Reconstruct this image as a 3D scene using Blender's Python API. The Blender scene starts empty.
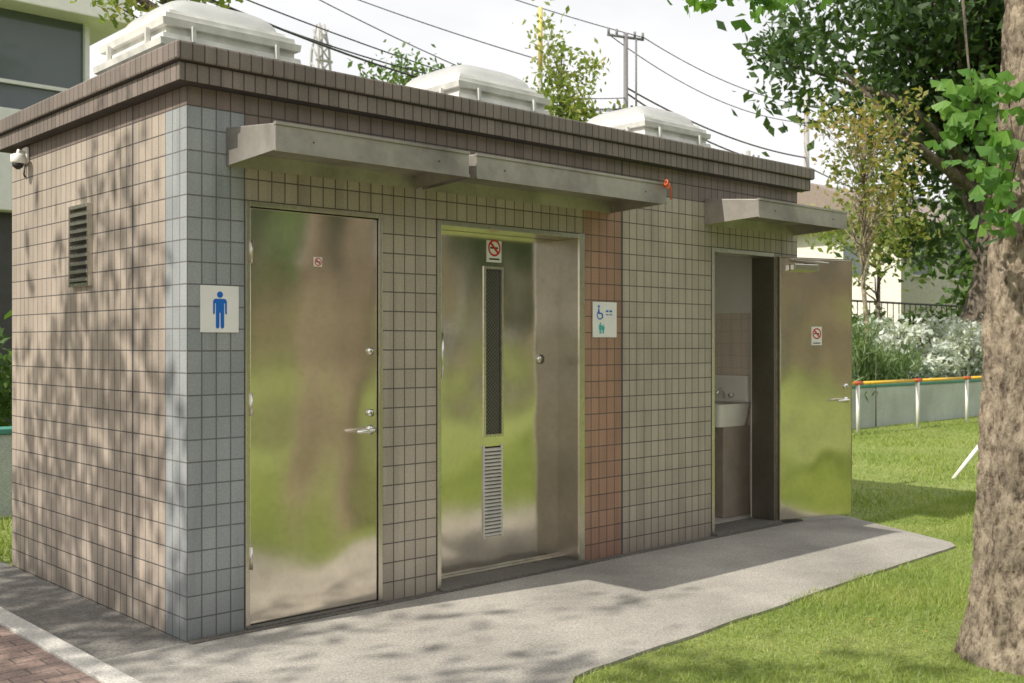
import bpy, bmesh, math, random
import numpy as np
from mathutils import Vector, noise, Matrix

scene = bpy.context.scene
random.seed(7)
rng = np.random.default_rng(7)

# ------------------------------------------------------------------ helpers
def link(o, parent=None):
    scene.collection.objects.link(o)
    if parent is not None:
        o.parent = parent
    return o

def empty(name, loc=(0, 0, 0), rot=(0, 0, 0)):
    e = bpy.data.objects.new(name, None)
    e.location = loc
    e.rotation_euler = rot
    e.empty_display_size = 0.2
    return link(e)

def from_bm(name, bm, mat, parent=None, smooth=False):
    me = bpy.data.meshes.new(name)
    bm.to_mesh(me)
    bm.free()
    if mat is not None:
        me.materials.append(mat)
    if smooth:
        for p in me.polygons:
            p.use_smooth = True
    return link(bpy.data.objects.new(name, me), parent)

def box(name, x0, x1, y0, y1, z0, z1, mat, parent=None, bevel=0.0, seg=2):
    bm = bmesh.new()
    bmesh.ops.create_cube(bm, size=1)
    for v in bm.verts:
        v.co = Vector(((x0 + x1) / 2 + v.co.x * (x1 - x0), (y0 + y1) / 2 + v.co.y * (y1 - y0), (z0 + z1) / 2 + v.co.z * (z1 - z0)))
    if bevel > 0:
        bmesh.ops.bevel(bm, geom=bm.edges[:], offset=bevel, segments=seg, affect='EDGES', profile=0.5)
    return from_bm(name, bm, mat, parent)

def pydata(name, verts, faces, mat, parent=None, smooth=False):
    me = bpy.data.meshes.new(name)
    me.from_pydata(verts, [], faces)
    me.validate()
    if mat is not None:
        me.materials.append(mat)
    if smooth:
        for p in me.polygons:
            p.use_smooth = True
    return link(bpy.data.objects.new(name, me), parent)

def prism(name, pts, z0, z1, mat, parent=None, bevel=0):
    bm = bmesh.new()
    vs = [bm.verts.new((p[0], p[1], z0)) for p in pts]
    f = bm.faces.new(vs)
    r = bmesh.ops.extrude_face_region(bm, geom=[f])
    for v in r['geom']:
        if isinstance(v, bmesh.types.BMVert):
            v.co.z = z1
    bmesh.ops.recalc_face_normals(bm, faces=bm.faces[:])
    if bevel:
        bmesh.ops.bevel(bm, geom=bm.edges[:], offset=bevel, segments=2, affect='EDGES', profile=0.5)
    return from_bm(name, bm, mat, parent)

def flat(name, pts, y, th, mat, parent=None):
    bm = bmesh.new()
    vs = [bm.verts.new((p[0], y, p[1])) for p in pts]
    f = bm.faces.new(vs)
    r = bmesh.ops.extrude_face_region(bm, geom=[f])
    for v in r['geom']:
        if isinstance(v, bmesh.types.BMVert):
            v.co.y = y - th
    bmesh.ops.recalc_face_normals(bm, faces=bm.faces[:])
    return from_bm(name, bm, mat, parent)

def circle_pts(cx, cz, r, n=32, a0=0, a1=2 * math.pi):
    full = abs(a1 - a0 - 2 * math.pi) < 1e-6
    m = n if full else n + 1
    return [(cx + r * math.cos(a0 + (a1 - a0) * i / n), cz + r * math.sin(a0 + (a1 - a0) * i / n)) for i in range(m)]

def flat_ring(name, cx, cz, r0, r1, y, th, mat, parent=None, a0=0, a1=2 * math.pi, n=40):
    V = []; F = []
    for i in range(n + 1):
        a = a0 + (a1 - a0) * i / n
        c, s = math.cos(a), math.sin(a)
        V += [(cx + r0 * c, y - th, cz + r0 * s), (cx + r1 * c, y - th, cz + r1 * s)]
    for i in range(n):
        F.append((2 * i, 2 * i + 1, 2 * i + 3, 2 * i + 2))
    return pydata(name, V, F, mat, parent)

def tube_data(pts, radii, sides=8, cap=True, off=0):
    V = []; F = []
    n = len(pts)
    pts = [Vector(p) for p in pts]
    up = Vector((0.13, 0.21, 1)).normalized()
    prev = None
    for i, p in enumerate(pts):
        if i == 0: t = pts[1] - pts[0]
        elif i == n - 1: t = pts[-1] - pts[-2]
        else: t = pts[i + 1] - pts[i - 1]
        t.normalize()
        if prev is None:
            a = t.cross(up)
            if a.length < 0.2: a = t.cross(Vector((1, 0, 0)))
        else:
            a = prev - t * prev.dot(t)
        a.normalize()
        prev = a
        b = t.cross(a)
        for k in range(sides):
            an = 2 * math.pi * k / sides
            V.append(tuple(p + (a * math.cos(an) + b * math.sin(an)) * radii[i]))
    for i in range(n - 1):
        for k in range(sides):
            k2 = (k + 1) % sides
            F.append((off + i * sides + k, off + i * sides + k2, off + (i + 1) * sides + k2, off + (i + 1) * sides + k))
    if cap:
        F.append(tuple(off + k for k in range(sides))[::-1])
        F.append(tuple(off + (n - 1) * sides + k for k in range(sides)))
    return V, F

def tubes(name, specs, mat, parent=None, sides=8, smooth=True):
    V = []; F = []
    for pts, rad in specs:
        if not hasattr(rad, '__len__'): rad = [rad] * len(pts)
        v, f = tube_data(pts, rad, sides, True, len(V))
        V += v; F += f
    return pydata(name, V, F, mat, parent, smooth)

# ------------------------------------------------------------------ materials
def newmat(name):
    m = bpy.data.materials.new(name)
    m.use_nodes = True
    nt = m.node_tree
    b = nt.nodes["Principled BSDF"]
    return m, nt, b

def N(nt, t, **kw):
    n = nt.nodes.new(t)
    for k, v in kw.items():
        setattr(n, k, v)
    return n

def c4(c): return (c[0], c[1], c[2], 1)

def ramp(nt, stops):
    r = N(nt, 'ShaderNodeValToRGB')
    els = r.color_ramp.elements
    while len(els) < len(stops): els.new(0.5)
    for e, (p, c) in zip(els, stops):
        e.position = p; e.color = c4(c) if hasattr(c, '__len__') else (c, c, c, 1)
    return r

def mixc(nt, a, b, fac, mode='MIX'):
    m = N(nt, 'ShaderNodeMix', data_type='RGBA', blend_type=mode)
    for sock, val in ((m.inputs[0], fac), (m.inputs[6], a), (m.inputs[7], b)):
        if isinstance(val, bpy.types.NodeSocket): nt.links.new(val, sock)
        elif hasattr(val, '__len__'): sock.default_value = c4(val)
        else: sock.default_value = val
    return m.outputs[2]

def pos(nt):
    return N(nt, 'ShaderNodeNewGeometry').outputs['Position']

def noise_tex(nt, vec, scale, detail=4, rough=0.55):
    n = N(nt, 'ShaderNodeTexNoise')
    n.inputs['Scale'].default_value = scale
    n.inputs['Detail'].default_value = detail
    n.inputs['Roughness'].default_value = rough
    if vec is not None: nt.links.new(vec, n.inputs['Vector'])
    return n

def bump(nt, b, height, strength=0.3, dist=0.01):
    bp = N(nt, 'ShaderNodeBump')
    bp.inputs['Strength'].default_value = strength
    bp.inputs['Distance'].default_value = dist
    nt.links.new(height, bp.inputs['Height'])
    nt.links.new(bp.outputs['Normal'], b.inputs['Normal'])
    return bp

def simple(name, col, rough=0.6, metal=0.0, var=0.12, scale=8, bmp=0.0):
    m, nt, b = newmat(name)
    p = pos(nt)
    n = noise_tex(nt, p, scale)
    r = ramp(nt, [(0.3, tuple(c * (1 - var) for c in col)), (0.7, tuple(min(1, c * (1 + var)) for c in col))])
    nt.links.new(n.outputs['Fac'], r.inputs['Fac'])
    nt.links.new(r.outputs['Color'], b.inputs['Base Color'])
    b.inputs['Roughness'].default_value = rough
    b.inputs['Metallic'].default_value = metal
    if bmp: bump(nt, b, n.outputs['Fac'], bmp, 0.01)
    return m

def tile_mat(name, c1, c2, mortar, w=0.075, h=0.105, zoff=0.0, mort=0.0038, rough=0.42, dirt=0.22):
    m, nt, b = newmat(name)
    p = pos(nt)
    s = N(nt, 'ShaderNodeSeparateXYZ'); nt.links.new(p, s.inputs[0])
    a = N(nt, 'ShaderNodeMath', operation='ADD'); nt.links.new(s.outputs[0], a.inputs[0]); nt.links.new(s.outputs[1], a.inputs[1])
    z = N(nt, 'ShaderNodeMath', operation='ADD'); nt.links.new(s.outputs[2], z.inputs[0]); z.inputs[1].default_value = -zoff
    c = N(nt, 'ShaderNodeCombineXYZ'); nt.links.new(a.outputs[0], c.inputs[0]); nt.links.new(z.outputs[0], c.inputs[1])
    br = N(nt, 'ShaderNodeTexBrick', offset=0.0, squash=1.0)
    nt.links.new(c.outputs[0], br.inputs['Vector'])
    br.inputs['Scale'].default_value = 1
    br.inputs['Brick Width'].default_value = w
    br.inputs['Row Height'].default_value = h
    br.inputs['Mortar Size'].default_value = mort
    br.inputs['Mortar Smooth'].default_value = 0.25
    br.inputs['Color1'].default_value = c4(c1)
    br.inputs['Color2'].default_value = c4(c2)
    br.inputs['Mortar'].default_value = c4(mortar)
    n = noise_tex(nt, p, 1.3, 5, 0.6)
    r = ramp(nt, [(0.3, 1 - dirt), (0.65, 1.0)]); nt.links.new(n.outputs['Fac'], r.inputs['Fac'])
    col = mixc(nt, br.outputs['Color'], r.outputs['Color'], 1.0, 'MULTIPLY')
    n2 = noise_tex(nt, p, 90, 2, 0.6)
    r2 = ramp(nt, [(0.3, 0.86), (0.7, 1.06)]); nt.links.new(n2.outputs['Fac'], r2.inputs['Fac'])
    col = mixc(nt, col, r2.outputs['Color'], 1.0, 'MULTIPLY')
    mp_ = N(nt, 'ShaderNodeMapping'); mp_.inputs['Scale'].default_value = (9, 9, 0.5); nt.links.new(p, mp_.inputs[0])
    n4 = noise_tex(nt, mp_.outputs[0], 1.0, 4, 0.6)
    r4 = ramp(nt, [(0.36, 0.82), (0.5, 1.0)]); nt.links.new(n4.outputs['Fac'], r4.inputs['Fac'])
    col = mixc(nt, col, r4.outputs['Color'], 1.0, 'MULTIPLY')
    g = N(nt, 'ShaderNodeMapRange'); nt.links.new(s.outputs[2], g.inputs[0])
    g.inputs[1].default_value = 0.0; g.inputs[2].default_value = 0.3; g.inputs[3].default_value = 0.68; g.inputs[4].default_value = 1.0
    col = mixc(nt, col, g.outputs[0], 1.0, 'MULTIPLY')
    nt.links.new(col, b.inputs['Base Color'])
    rr = N(nt, 'ShaderNodeMapRange'); nt.links.new(br.outputs['Fac'], rr.inputs[0]); rr.inputs[3].default_value = rough; rr.inputs[4].default_value = 0.9
    nt.links.new(rr.outputs[0], b.inputs['Roughness'])
    inv = N(nt, 'ShaderNodeMath', operation='MULTIPLY_ADD'); nt.links.new(br.outputs['Fac'], inv.inputs[0]); inv.inputs[1].default_value = -1
    sc = N(nt, 'ShaderNodeMath', operation='MULTIPLY'); nt.links.new(n2.outputs['Fac'], sc.inputs[0]); sc.inputs[1].default_value = 0.25
    nt.links.new(sc.outputs[0], inv.inputs[2])
    bump(nt, b, inv.outputs[0], 0.6, 0.004)
    return m

MORT = (0.15, 0.135, 0.12)
M_beige = tile_mat('tile_beige', (0.51, 0.45, 0.37), (0.44, 0.385, 0.32), MORT)
M_brown = tile_mat('tile_brown', (0.48, 0.41, 0.345), (0.41, 0.35, 0.295), (0.12, 0.11, 0.10))
M_band = tile_mat('tile_dark_brown', (0.25, 0.195, 0.17), (0.205, 0.16, 0.14), (0.09, 0.08, 0.075))
M_blue = tile_mat('tile_blue_grey', (0.38, 0.405, 0.415), (0.32, 0.35, 0.365), (0.17, 0.17, 0.17))
M_red = tile_mat('tile_terracotta', (0.46, 0.27, 0.19), (0.39, 0.225, 0.16), (0.15, 0.115, 0.095))
M_cope = tile_mat('tile_coping', (0.25, 0.205, 0.18), (0.19, 0.16, 0.14), (0.075, 0.065, 0.06), w=0.06, h=0.09, zoff=2.61, rough=0.5)
M_intile = tile_mat('tile_interior', (0.84, 0.72, 0.61), (0.81, 0.69, 0.58), (0.64, 0.56, 0.48), w=0.1, h=0.1, dirt=0.04, mort=0.002)
M_white = simple('white_paint', (0.80, 0.79, 0.75), 0.5, var=0.05)
M_inwall = simple('interior_paint', (0.88, 0.85, 0.77), 0.5, var=0.03)
M_seal = simple('joint_sealant', (0.06, 0.065, 0.08), 0.7)
M_dark = simple('dark_metal', (0.05, 0.05, 0.052), 0.5)
M_black = simple('black_plastic', (0.015, 0.015, 0.015), 0.4)
M_signw = simple('sign_white', (0.82, 0.82, 0.80), 0.35, var=0.04)
M_signb = simple('sign_blue', (0.01, 0.14, 0.55), 0.35, var=0.05)
M_signt = simple('sign_teal', (0.05, 0.45, 0.43), 0.35, var=0.05)
M_signr = simple('sign_red', (0.60, 0.03, 0.02), 0.35, var=0.05)
M_ceramic = simple('ceramic', (0.87, 0.84, 0.77), 0.12, var=0.02)
M_orange = simple('orange_tape', (0.80, 0.13, 0.02), 0.5)
M_yellow = simple('yellow_paint', (0.75, 0.46, 0.05), 0.4)
M_redp = simple('red_paint', (0.55, 0.10, 0.04), 0.4)
M_concpole = simple('pole_concrete', (0.36, 0.35, 0.33), 0.8)
M_slat = simple('louvre_grey_paint', (0.62, 0.60, 0.54), 0.35)

def steel_mat(name, base, r0, r1, wavy=0.0, stain=0.3, vertical=True, metal=1.0):
    m, nt, b = newmat(name)
    p = pos(nt)
    mp = N(nt, 'ShaderNodeMapping'); nt.links.new(p, mp.inputs[0])
    mp.inputs['Scale'].default_value = (60, 60, 1.2) if vertical else (2, 60, 60)
    n = noise_tex(nt, mp.outputs[0], 4, 3)
    n1 = noise_tex(nt, p, 2.2, 5, 0.6)
    n3 = noise_tex(nt, p, 25, 4, 0.7)
    r = ramp(nt, [(0.3, tuple(c * (1 - stain) for c in base)), (0.62, base)])
    nt.links.new(n1.outputs['Fac'], r.inputs['Fac'])
    rs = ramp(nt, [(0.25, 0.88), (0.55, 1.0)]); nt.links.new(n3.outputs['Fac'], rs.inputs['Fac'])
    col = mixc(nt, r.outputs['Color'], rs.outputs['Color'], 1.0, 'MULTIPLY')
    nt.links.new(col, b.inputs['Base Color'])
    b.inputs['Metallic'].default_value = metal
    mr = N(nt, 'ShaderNodeMapRange'); nt.links.new(n1.outputs['Fac'], mr.inputs[0]); mr.inputs[3].default_value = r1; mr.inputs[4].default_value = r0
    ma = N(nt, 'ShaderNodeMath', operation='MULTIPLY_ADD'); nt.links.new(n.outputs['Fac'], ma.inputs[0]); ma.inputs[1].default_value = 0.06
    nt.links.new(mr.outputs[0], ma.inputs[2])
    nt.links.new(ma.outputs[0], b.inputs['Roughness'])
    mw = N(nt, 'ShaderNodeMapping'); nt.links.new(p, mw.inputs[0]); mw.inputs['Scale'].default_value = (1.3, 1.3, 1.0)
    nw = noise_tex(nt, mw.outputs[0], 1.5, 1, 0.4)
    bp = N(nt, 'ShaderNodeBump'); bp.inputs['Strength'].default_value = wavy; bp.inputs['Distance'].default_value = 0.05
    nt.links.new(nw.outputs['Fac'], bp.inputs['Height'])
    bp2 = N(nt, 'ShaderNodeBump'); bp2.inputs['Strength'].default_value = 0.06; bp2.inputs['Distance'].default_value = 0.001
    nt.links.new(n.outputs['Fac'], bp2.inputs['Height']); nt.links.new(bp.outputs[0], bp2.inputs['Normal'])
    nt.links.new(bp2.outputs[0], b.inputs['Normal'])
    return m

M_steel = steel_mat('door_stainless_steel', (0.88, 0.82, 0.73), 0.09, 0.15, wavy=0.6, stain=0.12)
M_frame = steel_mat('frame_steel', (0.74, 0.70, 0.63), 0.2, 0.3, stain=0.2)
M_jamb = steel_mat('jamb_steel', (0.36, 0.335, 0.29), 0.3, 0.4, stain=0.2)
M_canopy = steel_mat('canopy_steel', (0.50, 0.47, 0.43), 0.40, 0.58, stain=0.5, vertical=False, metal=0.8)
M_chrome = steel_mat('chrome', (0.85, 0.83, 0.78), 0.05, 0.12, stain=0.1)

m, nt, b = newmat('wired_glass'); M_glass = m
p = pos(nt)
w = N(nt, 'ShaderNodeTexBrick', offset=0.0)
sx = N(nt, 'ShaderNodeSeparateXYZ'); nt.links.new(p, sx.inputs[0])
cx = N(nt, 'ShaderNodeCombineXYZ'); nt.links.new(sx.outputs[0], cx.inputs[0]); nt.links.new(sx.outputs[2], cx.inputs[1])
mpg = N(nt, 'ShaderNodeMapping'); mpg.inputs['Rotation'].default_value = (0, 0, math.radians(45)); nt.links.new(cx.outputs[0], mpg.inputs[0])
nt.links.new(mpg.outputs[0], w.inputs['Vector'])
w.inputs['Scale'].default_value = 1; w.inputs['Brick Width'].default_value = 0.018; w.inputs['Row Height'].default_value = 0.018; w.inputs['Mortar Size'].default_value = 0.0012
w.inputs['Color1'].default_value = (0.05, 0.048, 0.042, 1); w.inputs['Color2'].default_value = (0.035, 0.035, 0.03, 1); w.inputs['Mortar'].default_value = (0.2, 0.19, 0.16, 1)
nt.links.new(w.outputs['Color'], b.inputs['Base Color']); b.inputs['Roughness'].default_value = 0.32

m, nt, b = newmat('window_glass'); M_win = m
b.inputs['Base Color'].default_value = (0.10, 0.12, 0.13, 1); b.inputs['Roughness'].default_value = 0.08

m, nt, b = newmat('milky_acrylic'); M_acryl = m
nn = noise_tex(nt, pos(nt), 6, 5); rr = ramp(nt, [(0.3, (0.66, 0.67, 0.67)), (0.6, (0.82, 0.84, 0.84))]); nt.links.new(nn.outputs['Fac'], rr.inputs['Fac'])
nt.links.new(rr.outputs['Color'], b.inputs['Base Color']); b.inputs['Roughness'].default_value = 0.25
tr = N(nt, 'ShaderNodeBsdfTranslucent'); tr.inputs[0].default_value = (0.92, 0.93, 0.93, 1)
mx = N(nt, 'ShaderNodeMixShader'); mx.inputs[0].default_value = 0.6
nt.links.new(b.outputs[0], mx.inputs[1]); nt.links.new(tr.outputs[0], mx.inputs[2])
nt.links.new(mx.outputs[0], nt.nodes['Material Output'].inputs[0])
M_skyframe = simple('skylight_frame', (0.62, 0.615, 0.59), 0.5, var=0.2, scale=7)

def concrete(name, base, speck=0.5, stain=0.3, bmp=0.5):
    m, nt, b = newmat(name)
    p = pos(nt)
    n1 = noise_tex(nt, p, 0.9, 6, 0.62)
    n2 = noise_tex(nt, p, 80, 3, 0.7)
    vo = N(nt, 'ShaderNodeTexVoronoi'); vo.inputs['Scale'].default_value = 170; nt.links.new(p, vo.inputs['Vector'])
    r1 = ramp(nt, [(0.32, tuple(c * (1 - stain) for c in base)), (0.66, tuple(c * 1.12 for c in base))]); nt.links.new(n1.outputs['Fac'], r1.inputs['Fac'])
    r2 = ramp(nt, [(0.36, 1 - speck), (0.56, 1.05)]); nt.links.new(n2.outputs['Fac'], r2.inputs['Fac'])
    c = mixc(nt, r1.outputs['Color'], r2.outputs['Color'], 1.0, 'MULTIPLY')
    sp = N(nt, 'ShaderNodeSeparateColor'); nt.links.new(vo.outputs['Color'], sp.inputs[0])
    r3 = ramp(nt, [(0.0, 0.68), (0.3, 1.0), (0.88, 1.0), (1.0, 1.3)]); nt.links.new(sp.outputs[0], r3.inputs['Fac'])
    c = mixc(nt, c, r3.outputs['Color'], 1.0, 'MULTIPLY')
    nt.links.new(c, b.inputs['Base Color']); b.inputs['Roughness'].default_value = 0.9
    bump(nt, b, n2.outputs['Fac'], bmp, 0.005)
    return m
M_apron = concrete('apron_concrete', (0.37, 0.35, 0.315), 0.25, 0.38, 0.35)
M_strip = concrete('side_strip_concrete', (0.20, 0.19, 0.175), 0.45, 0.3)
M_sill = concrete('sill_concrete', (0.15, 0.138, 0.12), 0.35, 0.35)
M_curb = concrete('curb_concrete', (0.58, 0.56, 0.52), 0.2, 0.25)
M_teal = concrete('planter_wall_paint', (0.52, 0.57, 0.54), 0.12, 0.22, 0.15)
M_tealcap = simple('planter_cap_paint', (0.07, 0.26, 0.21), 0.6)

m, nt, b = newmat('brick_pavers'); M_paver = m
p = pos(nt)
br = N(nt, 'ShaderNodeTexBrick', offset=0.5); nt.links.new(p, br.inputs['Vector'])
br.inputs['Scale'].default_value = 1; br.inputs['Brick Width'].default_value = 0.2; br.inputs['Row Height'].default_value = 0.1; br.inputs['Mortar Size'].default_value = 0.004
br.inputs['Color1'].default_value = (0.33, 0.235, 0.195, 1); br.inputs['Color2'].default_value = (0.26, 0.19, 0.165, 1); br.inputs['Mortar'].default_value = (0.10, 0.09, 0.08, 1)
n2 = noise_tex(nt, p, 60, 4, 0.7); r2 = ramp(nt, [(0.3, 0.6), (0.6, 1.1)]); nt.links.new(n2.outputs['Fac'], r2.inputs['Fac'])
nt.links.new(mixc(nt, br.outputs['Color'], r2.outputs['Color'], 1.0, 'MULTIPLY'), b.inputs['Base Color']); b.inputs['Roughness'].default_value = 0.85
bump(nt, b, n2.outputs['Fac'], 0.4, 0.005)

m, nt, b = newmat('lawn_ground'); M_ground = m
p = pos(nt)
n1 = noise_tex(nt, p, 0.7, 6, 0.6); n2 = noise_tex(nt, p, 45, 4, 0.8)
r1 = ramp(nt, [(0.3, (0.17, 0.23, 0.05)), (0.55, (0.23, 0.29, 0.07)), (0.75, (0.31, 0.32, 0.12))]); nt.links.new(n1.outputs['Fac'], r1.inputs['Fac'])
r2 = ramp(nt, [(0.35, 0.5), (0.6, 1.1)]); nt.links.new(n2.outputs['Fac'], r2.inputs['Fac'])
nt.links.new(mixc(nt, r1.outputs['Color'], r2.outputs['Color'], 1.0, 'MULTIPLY'), b.inputs['Base Color']); b.inputs['Roughness'].default_value = 0.95
bump(nt, b, n2.outputs['Fac'], 0.7, 0.02)

def leaf_mat(name, cols, trans=0.35, nscale=0.8):
    m, nt, b = newmat(name)
    g = N(nt, 'ShaderNodeNewGeometry')
    n = noise_tex(nt, g.outputs['Position'], nscale, 2)
    ad = N(nt, 'ShaderNodeMath', operation='MULTIPLY_ADD'); nt.links.new(g.outputs['Random Per Island'], ad.inputs[0]); ad.inputs[1].default_value = 0.55
    mm = N(nt, 'ShaderNodeMath', operation='MULTIPLY_ADD'); nt.links.new(n.outputs['Fac'], mm.inputs[0]); mm.inputs[1].default_value = 1.2; mm.inputs[2].default_value = -0.38
    nt.links.new(mm.outputs[0], ad.inputs[2])
    st = [(i / (len(cols) - 1), c) for i, c in enumerate(cols)]
    r = ramp(nt, st); nt.links.new(ad.outputs[0], r.inputs['Fac'])
    nt.links.new(r.outputs['Color'], b.inputs['Base Color']); b.inputs['Roughness'].default_value = 0.5
    t = N(nt, 'ShaderNodeBsdfTranslucent')
    tc = mixc(nt, r.outputs['Color'], (1.35, 1.35, 0.7), 1.0, 'MULTIPLY')
    nt.links.new(tc, t.inputs[0])
    mx = N(nt, 'ShaderNodeMixShader'); mx.inputs[0].default_value = trans
    nt.links.new(b.outputs[0], mx.inputs[1]); nt.links.new(t.outputs[0], mx.inputs[2])
    nt.links.new(mx.outputs[0], nt.nodes['Material Output'].inputs[0])
    return m
L_grass = leaf_mat('grass_blades', [(0.14, 0.21, 0.04), (0.22, 0.31, 0.06), (0.32, 0.39, 0.10), (0.45, 0.43, 0.20)], 0.38, 1.6)
L_dark = leaf_mat('leaves_dark', [(0.025, 0.06, 0.018), (0.05, 0.10, 0.03), (0.10, 0.165, 0.045)], 0.35, 0.5)
L_mid = leaf_mat('leaves_mid', [(0.05, 0.10, 0.025), (0.09, 0.17, 0.04), (0.16, 0.24, 0.06)], 0.4, 0.6)
L_yel = leaf_mat('leaves_yellow_green', [(0.13, 0.20, 0.05), (0.22, 0.29, 0.07), (0.36, 0.33, 0.09)], 0.45, 0.8)
L_autumn = leaf_mat('leaves_autumn', [(0.12, 0.19, 0.05), (0.22, 0.27, 0.07), (0.33, 0.28, 0.09), (0.38, 0.22, 0.11)], 0.45, 0.9)
L_ginkgo = leaf_mat('leaves_ginkgo', [(0.06, 0.16, 0.03), (0.11, 0.25, 0.045), (0.20, 0.36, 0.07)], 0.45, 5)
L_rose = leaf_mat('leaves_rosemary', [(0.08, 0.14, 0.05), (0.15, 0.23, 0.08), (0.26, 0.34, 0.15)], 0.3, 1.5)
L_silver = leaf_mat('leaves_silver', [(0.34, 0.39, 0.36), (0.55, 0.60, 0.56), (0.76, 0.78, 0.76)], 0.25, 2)
L_fallen = leaf_mat('leaves_fallen', [(0.16, 0.11, 0.04), (0.32, 0.22, 0.06), (0.40, 0.34, 0.08)], 0.1, 3)

def bark_mat(name, dark, light, s=14, zs=0.3):
    m, nt, b = newmat(name)
    p = pos(nt)
    mp = N(nt, 'ShaderNodeMapping'); mp.inputs['Scale'].default_value = (1, 1, zs); nt.links.new(p, mp.inputs[0])
    n = noise_tex(nt, mp.outputs[0], s, 7, 0.74)
    n2 = noise_tex(nt, p, 5, 5, 0.65)
    r = ramp(nt, [(0.37, dark), (0.46, tuple((a + b_) / 2 for a, b_ in zip(dark, light))), (0.56, light)]); nt.links.new(n.outputs['Fac'], r.inputs['Fac'])
    r2 = ramp(nt, [(0.35, 0.62), (0.65, 1.15)]); nt.links.new(n2.outputs['Fac'], r2.inputs['Fac'])
    nt.links.new(mixc(nt, r.outputs['Color'], r2.outputs['Color'], 1.0, 'MULTIPLY'), b.inputs['Base Color'])
    b.inputs['Roughness'].default_value = 0.95
    bump(nt, b, n.outputs['Fac'], 1.0, 0.05)
    return m
M_bark = bark_mat('ginkgo_bark', (0.12, 0.085, 0.06), (0.52, 0.43, 0.32), 24, 0.5)
M_bark2 = bark_mat('dark_bark', (0.07, 0.055, 0.045), (0.22, 0.18, 0.14))

# ------------------------------------------------------------------ foliage
def leaves(name, C, size, mat, parent=None, seed=0, aspect=0.5, droop=0.0, jitter=0.4, flatten=False):
    r = np.random.default_rng(seed)
    n = len(C)
    a = r.normal(size=(n, 3)); a[:, 2] -= droop
    t = r.normal(size=(n, 3))
    if flatten: a[:, 2] *= 0.12; t[:, 2] *= 0.12
    a /= np.linalg.norm(a, axis=1)[:, None]
    b = np.cross(a, t)
    if flatten: b = np.cross(b, a)
    b /= np.linalg.norm(b, axis=1)[:, None]
    s = (size * (1 + jitter * r.uniform(-1, 1, n)))[:, None]
    nn = np.cross(a, b)
    V = np.stack([C - a * s * 0.5, C + b * s * aspect * 0.5 + a * s * 0.05 + nn * s * 0.08, C + a * s * 0.5, C - b * s * aspect * 0.5 + a * s * 0.05 + nn * s * 0.08], axis=1).reshape(-1, 3)
    me = bpy.data.meshes.new(name)
    me.vertices.add(4 * n); me.vertices.foreach_set('co', V.astype(np.float32).ravel())
    me.loops.add(4 * n); me.loops.foreach_set('vertex_index', np.arange(4 * n, dtype=np.int32))
    me.polygons.add(n); me.polygons.foreach_set('loop_start', np.arange(0, 4 * n, 4, dtype=np.int32))
    me.update(calc_edges=True)
    me.materials.append(mat)
    return link(bpy.data.objects.new(name, me), parent)

def tree(name, base, trunk_r, cc, cr, clumps, per, sigma, size, lmat, bmat=None, seed=1, top=0.6, limbs=26):
    r = np.random.default_rng(seed)
    e = empty(name, (0, 0, 0))
    base = np.array(base, float); cc = np.array(cc, float); cr = np.array(cr, float)
    topp = cc + np.array([0, 0, cr[2] * top])
    pts = []; rad = []
    for i in range(9):
        t = i / 8
        q = base * (1 - t) + topp * t
        q[:2] += r.normal(size=2) * 0.05 * (cr[0] * 0.4) * (0 < i < 8)
        pts.append(tuple(q)); rad.append(trunk_r * (1.25 if i == 0 else 1) * (1 - 0.85 * t))
    specs = [(pts, rad)]
    d = r.normal(size=(clumps, 3)); d /= np.linalg.norm(d, axis=1)[:, None]
    rr = r.uniform(0.05, 1, clumps) ** 0.45
    lump = 0.78 + 0.34 * np.sin(d[:, 0] * 4.1 + seed) * np.cos(d[:, 2] * 3.3 + d[:, 1] * 3.7 + seed)
    CL = cc + d * cr * (rr * lump)[:, None]
    for k in range(min(limbs, clumps)):
        tgt = CL[k]
        tt = min(0.93, max(0.25, (tgt[2] - cr[2] * 0.5 - base[2]) / (topp[2] - base[2])))
        st = base * (1 - tt) + topp * tt
        mid = (st + tgt) / 2 + np.array([0, 0, 0.1 * cr[2]]) * r.uniform(-0.4, 1) + r.normal(size=3) * 0.06 * cr[0]
        q0 = trunk_r * (1 - 0.85 * tt) * 0.55
        specs.append(([tuple(st), tuple(st * .5 + mid * .5 + r.normal(size=3) * 0.03), tuple(mid), tuple(tgt)], [q0, q0 * .8, q0 * .55, q0 * .2]))
    tubes('trunk_and_limbs', specs, bmat or M_bark2, e, 7)
    C = np.repeat(CL, per, axis=0) + r.normal(size=(clumps * per, 3)) * sigma * np.repeat(r.uniform(0.6, 1.3, clumps), per)[:, None] * np.array([1, 1, 0.75])
    leaves('crown', C, size, lmat, e, seed + 5)
    return e

# ------------------------------------------------------------------ ground
bm = bmesh.new()
S = 320
bmesh.ops.create_grid(bm, x_segments=8, y_segments=8, size=S)
for v in bm.verts: v.co.z = -0.016
from_bm('ground', bm, M_ground)

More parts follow.
